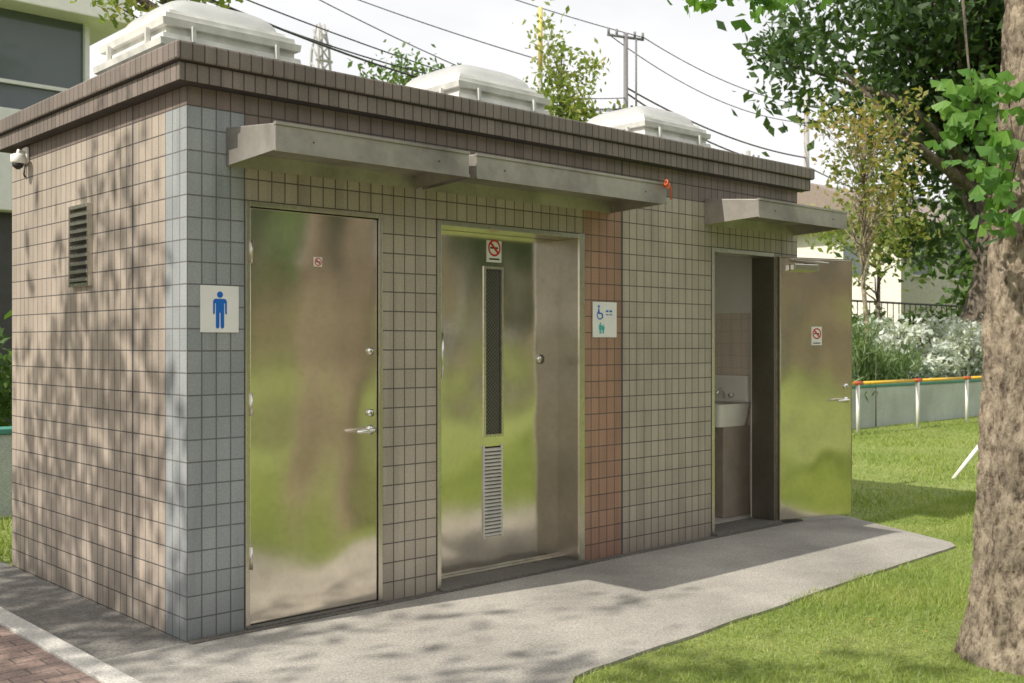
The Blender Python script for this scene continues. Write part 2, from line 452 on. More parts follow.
def wob(a, b, n, amp, seed):
    out = []
    for i in range(n):
        t = i / (n - 1)
        x = a[0] + (b[0] - a[0]) * t; y = a[1] + (b[1] - a[1]) * t
        k = noise.noise(Vector((x * 2.3, y * 2.3, seed))) * amp if 0 < i < n - 1 else 0
        out.append((x + k * 0.5, y + k))
    return out
ap = [(-0.42, 0.0), (-0.42, -5.5), (0.2, -5.5)] + wob((0.2, -2.2), (0.95, -1.60), 5, 0.03, 1) + wob((1.1, -1.57), (5.0, -1.36), 26, 0.022, 3) + wob((5.12, -1.28), (5.62, -0.2), 8, 0.03, 5) + [(5.6, 0.0)]
prism('concrete_path', ap, -0.06, 0.0, M_apron)
prism('side_path', [(-0.42, 0.003), (-0.001, 0.003), (-0.001, 3.2), (-0.42, 3.2)], -0.06, -0.005, M_strip)
box('path_kerb', -0.53, -0.423, -6, 4.3, -0.08, 0.010, M_curb, None, 0.005)
box('brick_pavement', -7, -0.533, -7, 4.3, -0.08, -0.004, M_paver)

def blades(name, n, x0, x1, y0, y1, h0, h1, w, seed, reject):
    r = np.random.default_rng(seed)
    X = r.uniform(x0, x1, n); Y = r.uniform(y0, y1, n)
    k = reject(X, Y); X = X[~k]; Y = Y[~k]; n = len(X)
    a = r.uniform(0, 2 * np.pi, n); h = r.uniform(h0, h1, n) * (0.8 + 0.35 * np.sin(X * 2.1 + np.sin(Y * 3))); ww = w * r.uniform(0.6, 1.3, n)
    lx = r.normal(size=n) * 0.6 * h; ly = r.normal(size=n) * 0.6 * h
    z = np.full(n, -0.018)
    V = np.stack([np.stack([X - np.cos(a) * ww, Y - np.sin(a) * ww, z], 1), np.stack([X + np.cos(a) * ww, Y + np.sin(a) * ww, z], 1), np.stack([X + lx, Y + ly, z + h], 1)], 1).reshape(-1, 3)
    me = bpy.data.meshes.new(name)
    me.vertices.add(3 * n); me.vertices.foreach_set('co', V.astype(np.float32).ravel())
    me.loops.add(3 * n); me.loops.foreach_set('vertex_index', np.arange(3 * n, dtype=np.int32))
    me.polygons.add(n); me.polygons.foreach_set('loop_start', np.arange(0, 3 * n, 3, dtype=np.int32))
    me.update(calc_edges=True); me.materials.append(L_grass)
    return me
def rej(X, Y):
    edge = np.where(X < 1, -1.58 - (1 - X) * 0.8, -1.56 + (X - 1) * 0.052)
    edge = edge + 0.03 * np.sin(X * 9) + 0.02 * np.sin(X * 23) + 0.02 * np.sin(X * 61)
    onpath = (Y > edge) & (X < 5.60 - (-Y) * 0.42 + 0.03 * np.sin(Y * 15)) & (Y < 0.05)
    bld = (X < 5.25) & (Y > -0.1) & (Y < 2.5)
    return onpath | bld | (X < 0.22)
g = empty('grass')
link(bpy.data.objects.new('near_blades', blades('near_blades', 190000, 0.2, 8.0, -4.8, -0.3, 0.018, 0.055, 0.0026, 3, rej)), g)
link(bpy.data.objects.new('far_blades', blades('far_blades', 80000, 5.2, 20, -3.0, 4.4, 0.025, 0.06, 0.006, 4, rej)), g)
link(bpy.data.objects.new('back_blades', blades('back_blades', 9000, -0.3, 5.4, 2.6, 4.4, 0.035, 0.08, 0.006, 5, lambda X, Y: X < -5)), g)
r = np.random.default_rng(91)
n = 50
C = np.stack([r.uniform(0.5, 8, n), r.uniform(-4.2, -1.7, n), np.full(n, 0.028)], 1)
leaves('fallen_leaves', C, 0.035, L_fallen, None, 92, 0.7, flatten=True)

# ------------------------------------------------------------------ restroom building
B = empty('public_restroom_building')
W, D, H = 5.175, 2.4, 2.61
DT = 2.1
def wallp(n, x0, x1, z0, z1, mat, y1=0.22): box(n, x0, x1, 0, y1, z0, z1, mat, B)
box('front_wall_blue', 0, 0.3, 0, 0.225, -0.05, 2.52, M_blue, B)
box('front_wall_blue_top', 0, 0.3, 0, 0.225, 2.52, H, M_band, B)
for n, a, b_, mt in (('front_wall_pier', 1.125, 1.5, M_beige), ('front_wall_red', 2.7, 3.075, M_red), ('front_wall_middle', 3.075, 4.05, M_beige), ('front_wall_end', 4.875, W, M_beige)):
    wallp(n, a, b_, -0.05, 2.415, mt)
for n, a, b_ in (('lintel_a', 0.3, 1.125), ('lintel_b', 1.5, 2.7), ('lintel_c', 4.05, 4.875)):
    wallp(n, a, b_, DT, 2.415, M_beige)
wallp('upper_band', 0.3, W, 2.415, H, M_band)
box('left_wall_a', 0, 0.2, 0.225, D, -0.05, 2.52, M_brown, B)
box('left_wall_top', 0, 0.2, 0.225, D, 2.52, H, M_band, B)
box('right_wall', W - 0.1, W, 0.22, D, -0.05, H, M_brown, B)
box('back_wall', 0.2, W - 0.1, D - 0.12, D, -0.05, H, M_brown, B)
box('joint_left', -0.0015, 0.01, 0.592, 0.606, -0.02, H, M_seal, B)
box('joint_front', 3.068, 3.082, -0.0015, 0.01, 0.0, H, M_seal, B)
def ring(name, o, th, z0, z1, mat, bev=0.004):
    bm = bmesh.new()
    x0, x1, y0, y1 = -o, W + o, -o, D + o
    O = [(x0, y0), (x1, y0), (x1, y1), (x0, y1)]; I = [(x0 + th, y0 + th), (x1 - th, y0 + th), (x1 - th, y1 - th), (x0 + th, y1 - th)]
    V = [bm.verts.new((p_[0], p_[1], z)) for z in (z0, z1) for p_ in O + I]
    for i in range(4):
        j = (i + 1) % 4
        bm.faces.new([V[i], V[j], V[8 + j], V[8 + i]])
        bm.faces.new([V[4 + j], V[4 + i], V[12 + i], V[12 + j]])
        bm.faces.new([V[8 + i], V[8 + j], V[12 + j], V[12 + i]])
        bm.faces.new([V[j], V[i], V[4 + i], V[4 + j]])
    bmesh.ops.recalc_face_normals(bm, faces=bm.faces[:])
    if bev: bmesh.ops.bevel(bm, geom=bm.edges[:], offset=bev, segments=2, affect='EDGES', profile=0.5)
    return from_bm(name, bm, mat, B)
ring('coping_lower', 0.075, 0.25, 2.612, 2.70, M_cope)
ring('coping_upper', 0.10, 0.28, 2.7005, 2.79, M_cope, 0.01)
sk = [(0.57, 1.0), (2.57, 1.0), (4.42, 1.0)]
box('roof_a', 0.18, 4.05, 0.2, D - 0.1, 2.5, 2.6, M_sill, B)
box('roof_b', 4.78, W - 0.08, 0.2, D - 0.1, 2.5, 2.6, M_sill, B)
box('roof_c', 4.05, 4.78, 0.2, 0.63, 2.5, 2.6, M_sill, B)
box('roof_d', 4.05, 4.78, 1.36, D - 0.1, 2.5, 2.6, M_sill, B)
for i, (sx_, sy_) in enumerate(sk):
    e = empty('roof_skylight' if i == 0 else 'roof_skylight.%03d' % i); e.parent = B
    def rr_ring(z, h): return [(sx_ - h, sy_ - h, z), (sx_ + h, sy_ - h, z), (sx_ + h, sy_ + h, z), (sx_ - h, sy_ + h, z)]
    prof = [(2.6, 0.39), (2.93, 0.375), (2.935, 0.41), (2.95, 0.435), (2.985, 0.44), (2.988, 0.415), (3.02, 0.41), (3.023, 0.385), (3.06, 0.385), (3.063, 0.41), (3.10, 0.415), (3.105, 0.39), (3.135, 0.385), (3.14, 0.355), (3.165, 0.345), (3.165, 0.32), (2.6, 0.33)]
    V = []; F = []
    for z, h in prof: V += rr_ring(z, h)
    for k in range(len(prof) - 1):
        for j in range(4):
            j2 = (j + 1) % 4
            F.append((k * 4 + j, k * 4 + j2, (k + 1) * 4 + j2, (k + 1) * 4 + j))
    pydata('curb_frame', V, F, M_skyframe, e)
    V = []; F = []; nr, ns = 12, 48
    for k in range(nr + 1):
        t = k / nr
        zz = 3.166 + 0.135 * math.sin(t * math.pi / 2)
        h = 0.340 * math.cos(t * math.pi / 2) ** 0.75 + 1e-4
        for j in range(ns):
            a = 2 * math.pi * j / ns
            ex = 2 / (9 - 6.2 * t)
            cxx = math.copysign(abs(math.cos(a)) ** ex, math.cos(a)); syy = math.copysign(abs(math.sin(a)) ** ex, math.sin(a))
            V.append((sx_ + cxx * h, sy_ + syy * h, zz))
    for k in range(nr):
        for j in range(ns):
            j2 = (j + 1) % ns
            F.append((k * ns + j, k * ns + j2, (k + 1) * ns + j2, (k + 1) * ns + j))
    pydata('dome', V, F, M_acryl, e, True)
    for q in (-0.25, 0.25):
        box('clip', sx_ + q - 0.010, sx_ + q + 0.010, sy_ - 0.437, sy_ - 0.4155, 2.99, 3.07, M_skyframe, e)
        box('clip', sx_ - 0.437, sx_ - 0.4155, sy_ + q - 0.010, sy_ + q + 0.010, 2.99, 3.07, M_skyframe, e)
e = empty('roof_ventilation_unit'); e.parent = B
for k in range(15):
    xx = 4.92 + k * 0.026
    box('slat', xx, xx + 0.011, 1.0, 1.03, 2.6, 3.10, M_dark, e)
box('unit_case', 4.94, 5.0, 1.06, 2.0, 2.6, 3.02, M_dark, e, 0.01)
box('top_rail', 4.90, 5.31, 0.99, 1.04, 3.10, 3.125, M_dark, e)
box('mid_rail', 4.90, 5.31, 1.031, 1.045, 2.95, 2.97, M_dark, e)

def canopy(name, x0, x1):
    pr = 0.46
    bm = bmesh.new()
    Q = [(-0.002, 2.255), (-0.002, 2.44), (-pr, 2.395), (-pr, 2.275)]
    L = [bm.verts.new((x0, y, z)) for y, z in Q]; R = [bm.verts.new((x1, y, z)) for y, z in Q]
    bm.faces.new(L); bm.faces.new(R[::-1])
    for i in range(4):
        j = (i + 1) % 4
        bm.faces.new([L[j], L[i], R[i], R[j]])
    bmesh.ops.recalc_face_normals(bm, faces=bm.faces[:])
    bm.faces.ensure_lookup_table()
    bot = min(bm.faces, key=lambda f: f.normal.z)
    bmesh.ops.inset_region(bm, faces=[bot], thickness=0.012)
    bot = min(bm.faces, key=lambda f: (f.normal.z, -f.calc_area()))
    for v in bot.verts: v.co.z += 0.07
    bmesh.ops.bevel(bm, geom=[e_ for e_ in bm.edges if e_.calc_length() > 0.3 and max(v.co.z for v in e_.verts) > 2.38], offset=0.004, segments=2, affect='EDGES', profile=0.5)
    from_bm(name, bm, M_canopy, B)
    specs = []
    for xx in (x0 + 0.2, x1 - 0.2):
        specs.append(([(xx, -pr - 0.004, 2.33), (xx, -pr + 0.003, 2.33)], 0.004))
    tubes(name + '_bolts', specs, M_dark, B, 8)
    box(name + '_drip', x0 - 0.002, x1 + 0.002, -pr - 0.006, -pr + 0.001, 2.268, 2.284, M_canopy, B)
    box(name + '_top_lip', x0 - 0.003, x1 + 0.003, -pr - 0.007, -pr + 0.012, 2.388, 2.402, M_canopy, B)
canopy('canopy_mens', 0.2, 1.345)
canopy('canopy_accessible', 1.40, 2.97)
canopy('canopy_open', 3.97, 5.13)

def frame(n, x0, x1, y0, y1, t, zt, zb=0.0, mj=None):
    box(n + '_jamb_l', x0, x0 + t, y0, y1, zb, zt, M_frame, B, 0.002)
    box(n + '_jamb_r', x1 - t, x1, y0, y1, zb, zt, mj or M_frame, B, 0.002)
    box(n + '_head', x0 + t, x1 - t, y0, y1, zt - t, zt, M_frame, B, 0.002)
frame('door_frame_a', 0.302, 1.123, -0.008, 0.12, 0.026, DT - 0.002)
box('door_leaf_mens', 0.333, 1.092, 0.004, 0.045, 0.022, DT - 0.034, M_steel, B, 0.003)
for z in (0.35, 1.1, 1.85):
    tubes('hinge', [([(0.330, -0.012, z - 0.055), (0.330, -0.012, z + 0.055)], 0.0085)], M_frame, B, 10)
def lever(par, x, z, y, dirx):
    tubes('lever_rose', [([(x, y, z), (x, y - 0.012, z)], 0.024)], M_chrome, par, 20)
    tubes('lever_handle', [([(x, y - 0.01, z), (x, y - 0.05, z), (x + dirx * 0.02, y - 0.058, z), (x + dirx * 0.12, y - 0.058, z - 0.004)], [0.01, 0.01, 0.011, 0.009])], M_chrome, par, 12)
def lock(par, x, z, y):
    tubes('lock_cylinder', [([(x, y, z), (x, y - 0.014, z)], 0.02)], M_chrome, par, 20)
    box('key_slot', x - 0.002, x + 0.002, y - 0.0155, y - 0.013, z - 0.008, z + 0.008, M_black, par)
lever(B, 1.045, 0.94, 0.004, -1)
lock(B, 1.045, 1.36, 0.004); lock(B, 1.045, 1.03, 0.004)
box('door_backing_a', 0.302, 1.123, 0.13, 0.16, 0, 2.1, M_black, B)

# door 2 (sliding, recessed)
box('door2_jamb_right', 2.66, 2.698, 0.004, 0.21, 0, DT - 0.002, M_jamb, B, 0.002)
box('door2_jamb_edge', 2.655, 2.702, -0.013, 0.0035, 0, DT, M_frame, B)
box('door2_jamb_left', 1.502, 1.53, -0.008, 0.21, 0, DT - 0.002, M_frame, B, 0.002)
box('door2_head', 1.53, 2.655, -0.008, 0.21, DT - 0.03, DT - 0.002, M_frame, B, 0.002)
yd = 0.19
wx0, wx1, wz0, wz1 = 2.03, 2.17, 0.84, 1.86
box('door2_leaf_left', 1.53, wx0, yd, yd + 0.04, 0.03, DT - 0.032, M_steel, B)
box('door2_leaf_right', wx1, 2.66, yd, yd + 0.04, 0.03, DT - 0.032, M_steel, B)
box('door2_leaf_top', wx0, wx1, yd, yd + 0.04, wz1, DT - 0.032, M_steel, B)
box('door2_leaf_mid', wx0, wx1, yd, yd + 0.04, 0.77, wz0, M_steel, B)
box('door2_leaf_bottom', wx0, wx1, yd, yd + 0.04, 0.03, 0.22, M_steel, B)
box('door2_glass', wx0, wx1, yd + 0.015, yd + 0.025, wz0, wz1, M_glass, B)
for (a, b_, c, d) in ((wx0 - 0.012, wx0 + 0.006, wz0 - 0.012, wz1 + 0.012), (wx1 - 0.006, wx1 + 0.012, wz0 - 0.012, wz1 + 0.012)):
    box('glass_bead', a, b_, yd - 0.006, yd + 0.012, c, d, M_frame, B)
for zz in (wz0 - 0.012, wz1 - 0.004):
    box('glass_bead', wx0 + 0.006, wx1 - 0.006, yd - 0.006, yd + 0.012, zz, zz + 0.016, M_frame, B)
nl = 24
for k in range(nl):
    z = 0.225 + k * (0.54 / nl)
    V = [(wx0 - 0.006, yd - 0.012, z), (wx1 - 0.012, yd - 0.012, z), (wx1 - 0.012, yd + 0.006, z + 0.008), (wx0 - 0.006, yd + 0.006, z + 0.008),
         (wx0 - 0.006, yd - 0.012, z + 0.009), (wx1 - 0.012, yd - 0.012, z + 0.009), (wx1 - 0.012, yd + 0.006, z + 0.017), (wx0 - 0.006, yd + 0.006, z + 0.017)]
    F = [(0, 1, 2, 3), (4, 7, 6, 5), (0, 4, 5, 1), (1, 5, 6, 2), (2, 6, 7, 3), (3, 7, 4, 0)]
    pydata('louvre_slat', V, F, M_slat, B)
box('louvre_back', wx0 + 0.001, wx1 - 0.001, yd + 0.025, yd + 0.035, 0.221, 0.769, M_dark, B)
box('louvre_edge', wx0 - 0.016, wx0 - 0.0065, yd - 0.009, yd - 0.0005, 0.21, 0.78, M_slat, B)
box('louvre_edge', wx1 - 0.0115, wx1 + 0.002, yd - 0.009, yd - 0.0005, 0.21, 0.78, M_slat, B)
tubes('door2_pull', [([(1.66, yd, 1.20), (1.66, yd - 0.045, 1.20), (1.66, yd - 0.045, 1.46), (1.66, yd, 1.46)], 0.010)], M_chrome, B, 10)
tubes('door2_lock', [([(2.50, yd, 1.30), (2.50, yd - 0.012, 1.30)], 0.03)], M_frame, B, 24)
box('sill_a', 0.3, 1.125, -0.03, 0.12, 0.0, 0.018, M_sill, B, 0.004)
box('sill_b', 1.5, 2.7, -0.058, 0.21, 0.0, 0.022, M_sill, B, 0.004)
box('sill_c', 4.05, 4.875, -0.058, 0.21, 0.0, 0.03, M_sill, B, 0.004)
box('door_rail', 1.53, 2.66, 0.14, 0.185, 0.022, 0.03, M_frame, B)
box('wall_foot', -0.0, W, -0.055, -0.002, -0.03, 0.008, M_sill, B, 0.003)
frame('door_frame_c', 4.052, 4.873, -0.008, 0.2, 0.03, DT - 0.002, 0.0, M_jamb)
XR = W - 0.1
box('interior_floor', 3.5, XR, 0.22, 2.28, -0.05, 0.02, simple('interior_floor', (0.50, 0.47, 0.43), 0.5), B)
box('interior_right_tile', XR - 0.02, XR - 0.0005, 0.22, 2.28, 0.02, 1.65, M_intile, B)
box('interior_right_wall', XR - 0.017, XR - 0.0005, 0.22, 2.28, 1.65, 2.5, M_inwall, B)
box('interior_back_tile', 3.5, XR - 0.02, 2.26, 2.279, 0.02, 1.65, M_intile, B)
box('interior_back_wall', 3.5, XR - 0.02, 2.263, 2.279, 1.65, 2.5, M_inwall, B)
box('interior_partition', 3.42, 3.5, 0.22, 2.28, 0, 2.5, M_inwall, B)
box('interior_front_lining', 3.5, 4.05, 0.2205, 0.23, 0.02, 2.5, M_inwall, B)
box('interior_front_lining', 4.875, XR - 0.02, 0.2205, 0.23, 0.02, 2.5, M_inwall, B)
box('interior_ceiling', 3.5, 4.05, 0.231, 2.26, 2.47, 2.499, M_inwall, B)
box('interior_ceiling', 4.05, XR - 0.02, 1.36, 2.26, 2.47, 2.499, M_inwall, B)

leaf = empty('open_door_leaf', (4.885, -0.012, 0), (0, 0, math.atan2(-0.235, 0.70)))
leaf.parent = B
LW = 0.715
box('leaf_panel', 0.01, LW - 0.005, -0.02, 0.02, 0.035, DT - 0.035, M_steel, leaf, 0.003)
box('leaf_stile', 0.0, 0.0095, -0.022, 0.022, 0.033, DT - 0.033, M_frame, leaf)
box('leaf_edge', LW - 0.0045, LW + 0.002, -0.022, 0.022, 0.033, DT - 0.033, M_frame, leaf)
box('leaf_top', 0.0, LW, -0.022, 0.022, DT - 0.0325, DT - 0.027, M_frame, leaf)
lever(leaf, 0.65, 0.95, -0.02, -1); lock(leaf, 0.65, 1.06, -0.02)
box('door_closer', 0.10, 0.34, -0.075, -0.021, 1.965, 2.02, M_frame, leaf, 0.008)
tubes('closer_arm', [([(0.2, -0.06, 2.025), (0.42, -0.09, 2.035), (0.12, -0.06, 2.05)], 0.007)], M_frame, leaf, 6)

V_ = empty('wall_vent'); V_.parent = B
vy0, vy1, vz0, vz1 = 1.13, 1.38, 1.73, 2.15
box('vent_frame', -0.025, 0.01, vy0 - 0.015, vy0 + 0.005, vz0 - 0.015, vz1 + 0.015, M_frame, V_)
box('vent_frame', -0.025, 0.01, vy1 - 0.005, vy1 + 0.015, vz0 - 0.015, vz1 + 0.015, M_frame, V_)
box('vent_frame', -0.025, 0.01, vy0 + 0.005, vy1 - 0.005, vz0 - 0.015, vz0 + 0.003, M_frame, V_)
box('vent_frame', -0.03, 0.01, vy0 + 0.005, vy1 - 0.005, vz1 - 0.003, vz1 + 0.015, M_frame, V_)
box('vent_back', -0.002, 0.008, vy0 + 0.005, vy1 - 0.005, vz0, vz1, M_black, V_)
for k in range(9):
    z = vz0 + 0.012 + k * 0.045
    pydata('vent_slat', [(-0.028, vy0 + 0.005, z), (-0.028, vy1 - 0.005, z), (-0.003, vy1 - 0.005, z + 0.02), (-0.003, vy0 + 0.005, z + 0.02),
                        (-0.028, vy0 + 0.005, z + 0.014), (-0.028, vy1 - 0.005, z + 0.014), (-0.003, vy1 - 0.005, z + 0.034), (-0.003, vy0 + 0.005, z + 0.034)],
           [(0, 1, 2, 3), (4, 7, 6, 5), (0, 4, 5, 1), (1, 5, 6, 2), (2, 6, 7, 3), (3, 7, 4, 0)], M_frame, V_)

sc_ = empty('security_camera')
box('mount_plate', -0.02, -0.0015, 2.08, 2.16, 2.50, 2.60, M_white, sc_, 0.006)
tubes('arm', [([(-0.015, 2.12, 2.56), (-0.06, 2.10, 2.57), (-0.07, 2.08, 2.54)], 0.012)], M_white, sc_, 10)
tubes('camera_body', [([(-0.07, 2.08, 2.55), (-0.07, 2.08, 2.54), (-0.07, 2.08, 2.50), (-0.07, 2.08, 2.49)], [0.02, 0.042, 0.042, 0.036])], M_white, sc_, 20)
tubes('dome_lens', [([(-0.07, 2.08, 2.49), (-0.07, 2.08, 2.47), (-0.07, 2.08, 2.455)], [0.034, 0.028, 0.010])], M_black, sc_, 20)
tubes('cable', [([(-0.01, 2.14, 2.5), (-0.012, 2.15, 2.44), (-0.012, 2.13, 2.42)], 0.006)], M_black, sc_, 6)

# washbasin
wb = empty('washbasin'); wb.location = (-0.205, 0.0, 0.0)
box('pedestal_panel', 4.90, 5.255, 0.36, 0.78, 0.02, 0.74, simple('pedestal_laminate', (0.36, 0.30, 0.25), 0.4), wb, 0.008)
bm = bmesh.new()
bmesh.ops.create_cube(bm, size=1)
for v in bm.verts:
    sz = 1.0 if v.co.z > 0 else 0.88
    v.co = Vector((5.035 + v.co.x * 0.43 * sz, 0.57 + v.co.y * 0.48 * sz, 0.83 + v.co.z * 0.18))
bmesh.ops.bevel(bm, geom=[e_ for e_ in bm.edges if abs(e_.verts[0].co.z - e_.verts[1].co.z) > 0.05], offset=0.05, segments=5, affect='EDGES', profile=0.5)
topf = max(bm.faces, key=lambda f: f.calc_center_median().z)
bmesh.ops.inset_region(bm, faces=[topf], thickness=0.03)
topf = max(bm.faces, key=lambda f: (round(f.calc_center_median().z, 3), (len(f.verts) > 6)))
for v in topf.verts: v.co.z -= 0.09; v.co.x += (5.04 - v.co.x) * 0.25; v.co.y += (0.57 - v.co.y) * 0.25
from_bm('bowl', bm, M_ceramic, wb, False)
box('backsplash', 5.19, 5.255, 0.34, 0.82, 0.92, 1.14, M_ceramic, wb, 0.02, 4)
tubes('tap', [([(5.18, 0.56, 0.95), (5.18, 0.56, 1.0), (5.14, 0.56, 1.03), (5.07, 0.56, 0.99)], 0.012), ([(5.19, 0.48, 0.98), (5.15, 0.48, 0.98)], 0.018)], M_chrome, wb, 10)

tubes('orange_ribbon', [([(2.95 + 0.012 * math.sin(k * .5), -0.478 + 0.018 * math.cos(k * 1.1), 2.375 + 0.003 * k + 0.022 * math.sin(k * 1.1)) for k in range(12)] + [(3.0, -0.47, 2.38), (2.995, -0.475, 2.30)], 0.004)], M_orange, None, 6)

# ------------------------------------------------------------------ signs
def person_icon(par, cx, cz, s, y, mat):
    flat('head', circle_pts(cx, cz + 0.40 * s, 0.085 * s, 24), y, 0.0012, mat, par)
    pts = [(-0.20, 0.22), (-0.165, 0.28), (-0.12, 0.29), (0.12, 0.29), (0.165, 0.28), (0.20, 0.22), (0.20, -0.10), (0.175, -0.13), (0.15, -0.10), (0.145, 0.17), (0.12, 0.17), (0.12, -0.46), (0.09, -0.5), (0.05, -0.5), (0.02, -0.46), (0.015, -0.08),
           (-0.015, -0.08), (-0.02, -0.46), (-0.05, -0.5), (-0.09, -0.5), (-0.12, -0.46), (-0.12, 0.17), (-0.145, 0.17), (-0.15, -0.10), (-0.175, -0.13), (-0.20, -0.10)]
    flat('body', [(cx + a * s, cz + b_ * s) for a, b_ in pts][::-1], y, 0.0012, mat, par)

s1 = empty('mens_restroom_sign', (0.165, -0.0015, 1.565))
box('panel', -0.10, 0.10, -0.006, 0, -0.112, 0.112, M_signw, s1, 0.002)
person_icon(s1, 0.0, -0.003, 0.18, -0.0062, M_signb)

s2 = empty('accessible_restroom_sign', (2.90, -0.0015, 1.555))
box('panel', -0.115, 0.115, -0.006, 0, -0.115, 0.115, M_signw, s2, 0.002)
yy = -0.0062
flat_ring('wheel', -0.05, 0.03, 0.022, 0.030, yy, 0.0012, M_signb, s2, math.radians(120), math.radians(370))
flat('head', circle_pts(-0.06, 0.085, 0.009), yy, 0.0012, M_signb, s2)
flat('torso', [(-0.067, 0.072), (-0.055, 0.072), (-0.052, 0.045), (-0.028, 0.045), (-0.018, 0.012), (-0.024, 0.010), (-0.036, 0.036), (-0.064, 0.036)], yy, 0.0012, M_signb, s2)
for dx in (0.02, 0.055):
    flat('ostomy_mark', [(dx - 0.012, 0.05), (dx + 0.012, 0.05), (dx + 0.012, 0.062), (dx - 0.012, 0.062)], yy, 0.0012, M_signb, s2)
    flat('text_bar', [(dx - 0.012, 0.03), (dx + 0.014, 0.03), (dx + 0.014, 0.036), (dx - 0.012, 0.036)], yy, 0.0012, M_signb, s2)
person_icon(s2, -0.045, -0.055, 0.075, yy, M_signt)
person_icon(s2, -0.018, -0.060, 0.06, yy, M_signt)

def nosmoke(name, loc, s, rot=(0, 0, 0), tall=1.0, par=None):
    e = empty(name, loc, rot)
    box('panel', -s / 2, s / 2, -0.003, 0, -s / 2 * tall, s / 2 * tall, M_signw, e)
    oz = 0.0 if tall == 1 else s * 0.18
    box('cigarette', -s * 0.28, s * 0.26, -0.0038, -0.0031, oz - s * 0.045, oz + s * 0.045, M_black, e)
    flat_ring('ring', 0, oz, s * 0.33, s * 0.43, -0.003, 0.0014, M_signr, e)
    k = s * 0.045; c = s * 0.25
    flat('slash', [(-c - k, oz + c - k), (-c + k, oz + c + k), (c + k, oz - c + k), (c - k, oz - c - k)], -0.0038, 0.0008, M_signr, e)
    if tall > 1:
        box('caption', -s * 0.35, s * 0.35, -0.0038, -0.0031, -s / 2 * tall + s * 0.12, -s / 2 * tall + s * 0.2, M_black, e)
    return e
nosmoke('no_smoking_sign', (0.72, 0.0035, 1.82), 0.048)
nosmoke('no_smoking_sign.001', (2.105, yd - 0.0005, 1.965), 0.12, tall=1.1)
ang = leaf.rotation_euler[2]
lx = 0.36
nosmoke('no_smoking_sign.002', (4.885 + math.cos(ang) * lx + math.sin(ang) * 0.0205, -0.012 + math.sin(ang) * lx - math.cos(ang) * 0.0205, 1.46), 0.10, (0, 0, ang), 1.45)

# ------------------------------------------------------------------ park edge
box('planter_wall', -12, 40, 4.5, 4.7, -0.1, 0.66, M_teal, None, 0.01)
box('planter_wall_cap', -12, 40, 4.48, 4.72, 0.6605, 0.71, M_tealcap, None, 0.01)
rail = empty('park_pipe_railing')
specs = []; red = []; posts = []
xs = [13.05, 15.0, 16.85, 18.8, 20.7, 22.6]
for x in xs: posts.append(([(x, 3.9, -0.05), (x, 3.9, 0.76)], 0.028))
tubes('posts', posts, M_white, rail, 10)
for a, b_ in zip(xs[:-1], xs[1:]):
    specs.append(([(a, 3.9, 0.78), (b_, 3.9, 0.78)], 0.028))
    red.append(([(a - 0.12, 3.9, 0.782), (a + 0.12, 3.9, 0.782)], 0.032))
specs.append(([(10.5, 3.9, 0.78), (xs[0], 3.9, 0.78)], 0.028))
tubes('rail', specs, M_yellow, rail, 10); tubes('red_bands', red, M_redp, rail, 10)
pl = empty('slanted_swing_frame')
tubes('leg', [([(8.72, 0.39, -0.03), (8.96, 0.16, 0.40)], 0.022), ([(8.96, 0.16, 0.40), (9.9, -0.9, 0.40)], 0.022), ([(9.9, -0.9, 0.40), (10.1, -1.2, -0.03)], 0.022)], M_white, pl, 10)

def shrub(name, x0, x1, y0, y1, zt, n, size, mat, seed, asp=0.25, up=1.2):
    r = np.random.default_rng(seed)
    e = empty(name)
    nc = int((x1 - x0) * 16)
    CX = r.uniform(x0, x1, nc); CY = r.uniform(y0, y1, nc); CZ = 0.55 + (zt - 0.55) * r.uniform(0.15, 1, nc) * (0.75 + 0.3 * np.sin(CX * 3.1 + seed))
    C = np.stack([CX, CY, CZ], 1)
    C = np.repeat(C, n // nc, axis=0) + r.normal(size=(nc * (n // nc), 3)) * np.array([0.17, 0.15, 0.12])
    leaves('foliage', C, size, mat, e, seed, asp, -up)
    stems = [([(C[i * 40][0], C[i * 40][1], 0.0), tuple(C[i * 40])], [0.012, 0.004]) for i in range(min(30, len(C) // 40))]
    tubes('stems', stems, M_bark2, e, 5)
    return e
shrub('rosemary_bush', 11.5, 16.9, 4.8, 5.9, 1.7, 17000, 0.17, L_rose, 11, 0.14, 1.8)
shrub('silver_bush', 16.5, 23, 4.75, 5.8, 1.8, 20000, 0.12, L_silver, 12, 0.5, 0.3)
shrub('hedge', 9, 34, 7.0, 8.2, 2.1, 18000, 0.18, L_mid, 13, 0.5, 0)
shrub('hedge.001', -8, 3, 5.0, 6.0, 1.9, 9000, 0.13, L_mid, 14, 0.5, 0)

f = empty('metal_fence')
specs = [([(8, 9, 2.45), (44, 9, 2.45)], 0.03), ([(8, 9, 1.7), (44, 9, 1.7)], 0.025)]
for k in range(120):
    specs.append(([(8 + k * 0.3, 9, 1.1), (8 + k * 0.3, 9, 2.45)], 0.014))
tubes('bars', specs, M_dark, f, 5)
box('fence_base', 8, 44, 8.9, 9.1, -0.1, 1.15, M_curb, f, 0.01)

